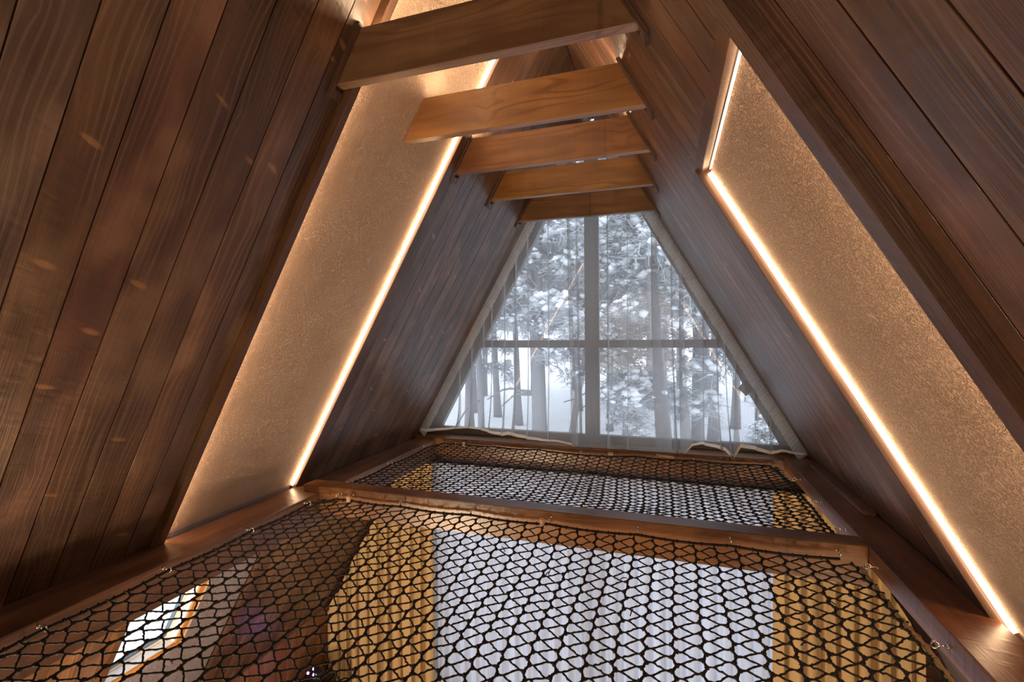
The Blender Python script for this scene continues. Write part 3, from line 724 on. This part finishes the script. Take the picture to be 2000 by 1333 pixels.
def tree(x, y, h, r, label, lean=0., crown=(.35, 1.), nb=26, spread=2.2, clump=.26, group=None, bare=0):
    root = empty('pine_tree', (x, y, hgt(x, y) - .05)); tag(root, label, 'tree', group)
    q = rng
    mb = MB(); n = 12; pts = []
    bx, by = q.uniform(-.12, .12), q.uniform(-.12, .12)
    for i in range(n):
        t = i / (n - 1); pts.append((lean * t + bx * math.sin(3 * t) * .6, by * math.sin(2.6 * t), h * t))
    pts = np.array(pts); rad = r * (1 - .72 * np.linspace(0, 1, n)) * (1 + .35 * np.exp(-np.linspace(0, 1, n) * 26)); mb.tube(pts, rad, 9)
    trunk = lambda t: np.array([np.interp(t, np.linspace(0, 1, n), pts[:, k]) for k in range(3)])
    fol, snow = MB(), MB()
    for b in range(nb + bare):
        isb = b >= nb
        t = q.uniform(.18, crown[0] + .1) if isb else crown[0] + (crown[1] - crown[0]) * (b + q.uniform(0, 1)) / nb
        t = min(t, .98); p = trunk(t); a = q.uniform(0, 6.283)
        L = spread * (1.05 - .75 * max(0, (t - crown[0]) / (1 - crown[0] + .01))) * q.uniform(.5, 1.1)
        up = q.uniform(-.25, .3)
        m = 7; bp = []
        for i in range(m):
            s = i / (m - 1); bp.append(p + np.array([math.cos(a) * L * s, math.sin(a) * L * s, up * L * s - .28 * L * s * s + .05 * math.sin(9 * s + a)]))
        bp = np.array(bp); mb.tube(bp, r * .22 * (1 - .8 * np.linspace(0, 1, m)) + .008, 5)
        if isb: continue
        for i in range(2, m):
            for k in range(3):
                c = bp[i] + q.normal(0, .16, 3) * np.array([1, 1, .5]); cs = clump * q.uniform(.55, 1.25)
                # needles: a spray of thin drooping quads
                vs, fs = [], []
                for j in range(24):
                    d = q.normal(0, 1, 3); d[2] = d[2] * .5 - .35; d /= np.linalg.norm(d)
                    e = np.cross(d, q.normal(0, 1, 3)); e /= np.linalg.norm(e) + 1e-9
                    l = cs * q.uniform(.8, 1.5); w = .006 + .012 * q.random()
                    o = len(vs); st = c + q.normal(0, .3 * cs, 3)
                    vs += [st - e * w, st + e * w, st + e * w * .4 + d * l, st - e * w * .4 + d * l]; fs.append((o, o + 1, o + 2, o + 3))
                fol.add(vs, fs)
                if q.random() < .75:
                    for j in range(5):
                        snow.blob(c + q.normal(0, .45 * cs, 3) * np.array([1, 1, .6]) + np.array([0, 0, cs * .2]), cs * q.uniform(.12, .34), 1, .5, (1.2, 1.2, q.uniform(.5, .95)))
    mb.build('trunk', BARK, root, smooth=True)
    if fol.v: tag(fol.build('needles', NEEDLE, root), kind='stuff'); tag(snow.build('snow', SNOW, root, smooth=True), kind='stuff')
    return root
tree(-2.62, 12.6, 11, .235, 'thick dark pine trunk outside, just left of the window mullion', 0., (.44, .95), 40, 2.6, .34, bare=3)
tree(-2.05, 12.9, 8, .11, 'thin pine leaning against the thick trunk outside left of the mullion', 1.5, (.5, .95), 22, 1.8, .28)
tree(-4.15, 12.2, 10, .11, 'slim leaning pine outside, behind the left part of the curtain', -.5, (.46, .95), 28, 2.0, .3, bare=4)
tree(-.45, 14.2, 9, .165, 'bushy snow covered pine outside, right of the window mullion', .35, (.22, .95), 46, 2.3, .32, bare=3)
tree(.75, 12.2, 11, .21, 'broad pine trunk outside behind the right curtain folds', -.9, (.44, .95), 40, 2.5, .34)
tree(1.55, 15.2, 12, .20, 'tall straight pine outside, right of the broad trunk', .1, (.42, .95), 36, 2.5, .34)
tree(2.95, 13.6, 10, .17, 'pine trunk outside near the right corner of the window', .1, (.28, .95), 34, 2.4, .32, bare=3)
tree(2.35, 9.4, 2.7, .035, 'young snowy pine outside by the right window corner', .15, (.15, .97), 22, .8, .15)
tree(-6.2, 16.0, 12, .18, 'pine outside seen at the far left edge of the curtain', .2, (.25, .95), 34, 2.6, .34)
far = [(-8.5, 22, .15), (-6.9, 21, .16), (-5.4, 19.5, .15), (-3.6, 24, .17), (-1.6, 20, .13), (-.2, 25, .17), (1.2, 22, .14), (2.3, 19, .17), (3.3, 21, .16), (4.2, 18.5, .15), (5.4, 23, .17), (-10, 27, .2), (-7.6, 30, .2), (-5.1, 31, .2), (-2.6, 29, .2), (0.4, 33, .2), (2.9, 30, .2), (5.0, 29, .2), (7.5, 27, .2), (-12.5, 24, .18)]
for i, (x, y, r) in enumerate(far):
    tree(x, y, rng.uniform(12, 16), r, 'slender haze-tinted pine further back in the snowy forest', rng.uniform(-.5, .5), (.36, .97), 30, 2.6, .42, 'haze-tinted pines further back in the forest')

# ------------------------------------------------------------------ light
w = bpy.data.worlds.new('overcast'); sc.world = w; w.use_nodes = True
bg = w.node_tree.nodes['Background']; bg.inputs[0].default_value = (.80, .88, 1., 1); bg.inputs[1].default_value = 2.15
def area(name, loc, rot, sx, sy, power, col=(1, 1, 1), portal=False):
    l = bpy.data.lights.new(name, 'AREA'); l.shape = 'RECTANGLE'; l.size = sx; l.size_y = sy; l.energy = power; l.color = col
    if portal: l.cycles.is_portal = True
    o = bpy.data.objects.new(name, l); COL.objects.link(o); o.location = loc; o.rotation_euler = rot; return o
R90 = math.pi / 2
area('window portal', (0, 4.92, 4.4), (-R90, 0, 0), 3.7, 3.2, 1, portal=True)
area('window portal', (0, 4.92, 1.36), (-R90, 0, 0), 3.5, 2.5, 1, portal=True)
def lamp(name, loc, power, col, r=.12):
    l = bpy.data.lights.new(name, 'POINT'); l.energy = power; l.color = col; l.shadow_soft_size = r
    o = bpy.data.objects.new(name, l); COL.objects.link(o); o.location = loc; return o
WARM = (1., .74, .48)
lamp('added fill downstairs', (-1.70, .2, 1.75), 210, WARM, .3)  # added warm fill for the lower left planks and drapes, no fixture
lamp('added fill downstairs', (2.1, .6, 1.2), 50, WARM, .3)  # added warm fill on the right, no fixture here
lamp('added low fill downstairs', (0, 1.4, .7), 80, WARM, .35)  # added warm fill from low down, no fixture here
area('added loft fill', (0, -4.0, 4.05), (R90, 0, 0), 2.6, 2.2, 52, WARM)  # added warm fill for the near walls, unseen behind the camera
lamp('party glow', (px + .02, py - .18, .66), .25, (.35, .12, 1.), .02)

# ------------------------------------------------------------------ camera (solved from the photograph)
yaw, pitch, roll, F = math.radians(18.1714), math.radians(-.713), math.radians(-.4804), 928.6
f = Vector((-math.sin(yaw) * math.cos(pitch), math.cos(yaw) * math.cos(pitch), math.sin(pitch)))
r = Vector((math.cos(yaw), math.sin(yaw), 0)); u = r.cross(f)
r2 = r * math.cos(roll) + u * math.sin(roll); u2 = -r * math.sin(roll) + u * math.cos(roll)
m = Matrix.Identity(4)
for i, c in enumerate((r2, u2, -f)):
    for k in range(3): m[k][i] = c[k]
m.translation = (.7207, 0, 4.0)
cd = bpy.data.cameras.new('camera'); cd.sensor_width = 36; cd.lens = 36 * F / 2000; cd.clip_start = .05
cam = bpy.data.objects.new('camera', cd); COL.objects.link(cam); cam.matrix_world = m; sc.camera = cam

sc.view_settings.view_transform = 'Standard'; sc.view_settings.look = 'None'; sc.view_settings.gamma = 1
sc.view_settings.use_curve_mapping = False; sc.view_settings.exposure = .4
sc.cycles.use_denoising = True
sc.cycles.max_bounces = 8; sc.cycles.diffuse_bounces = 4; sc.cycles.glossy_bounces = 3; sc.cycles.transparent_max_bounces = 20
sc.cycles.use_adaptive_sampling = True; sc.cycles.adaptive_threshold = .025
sc.cycles.sample_clamp_indirect = 8
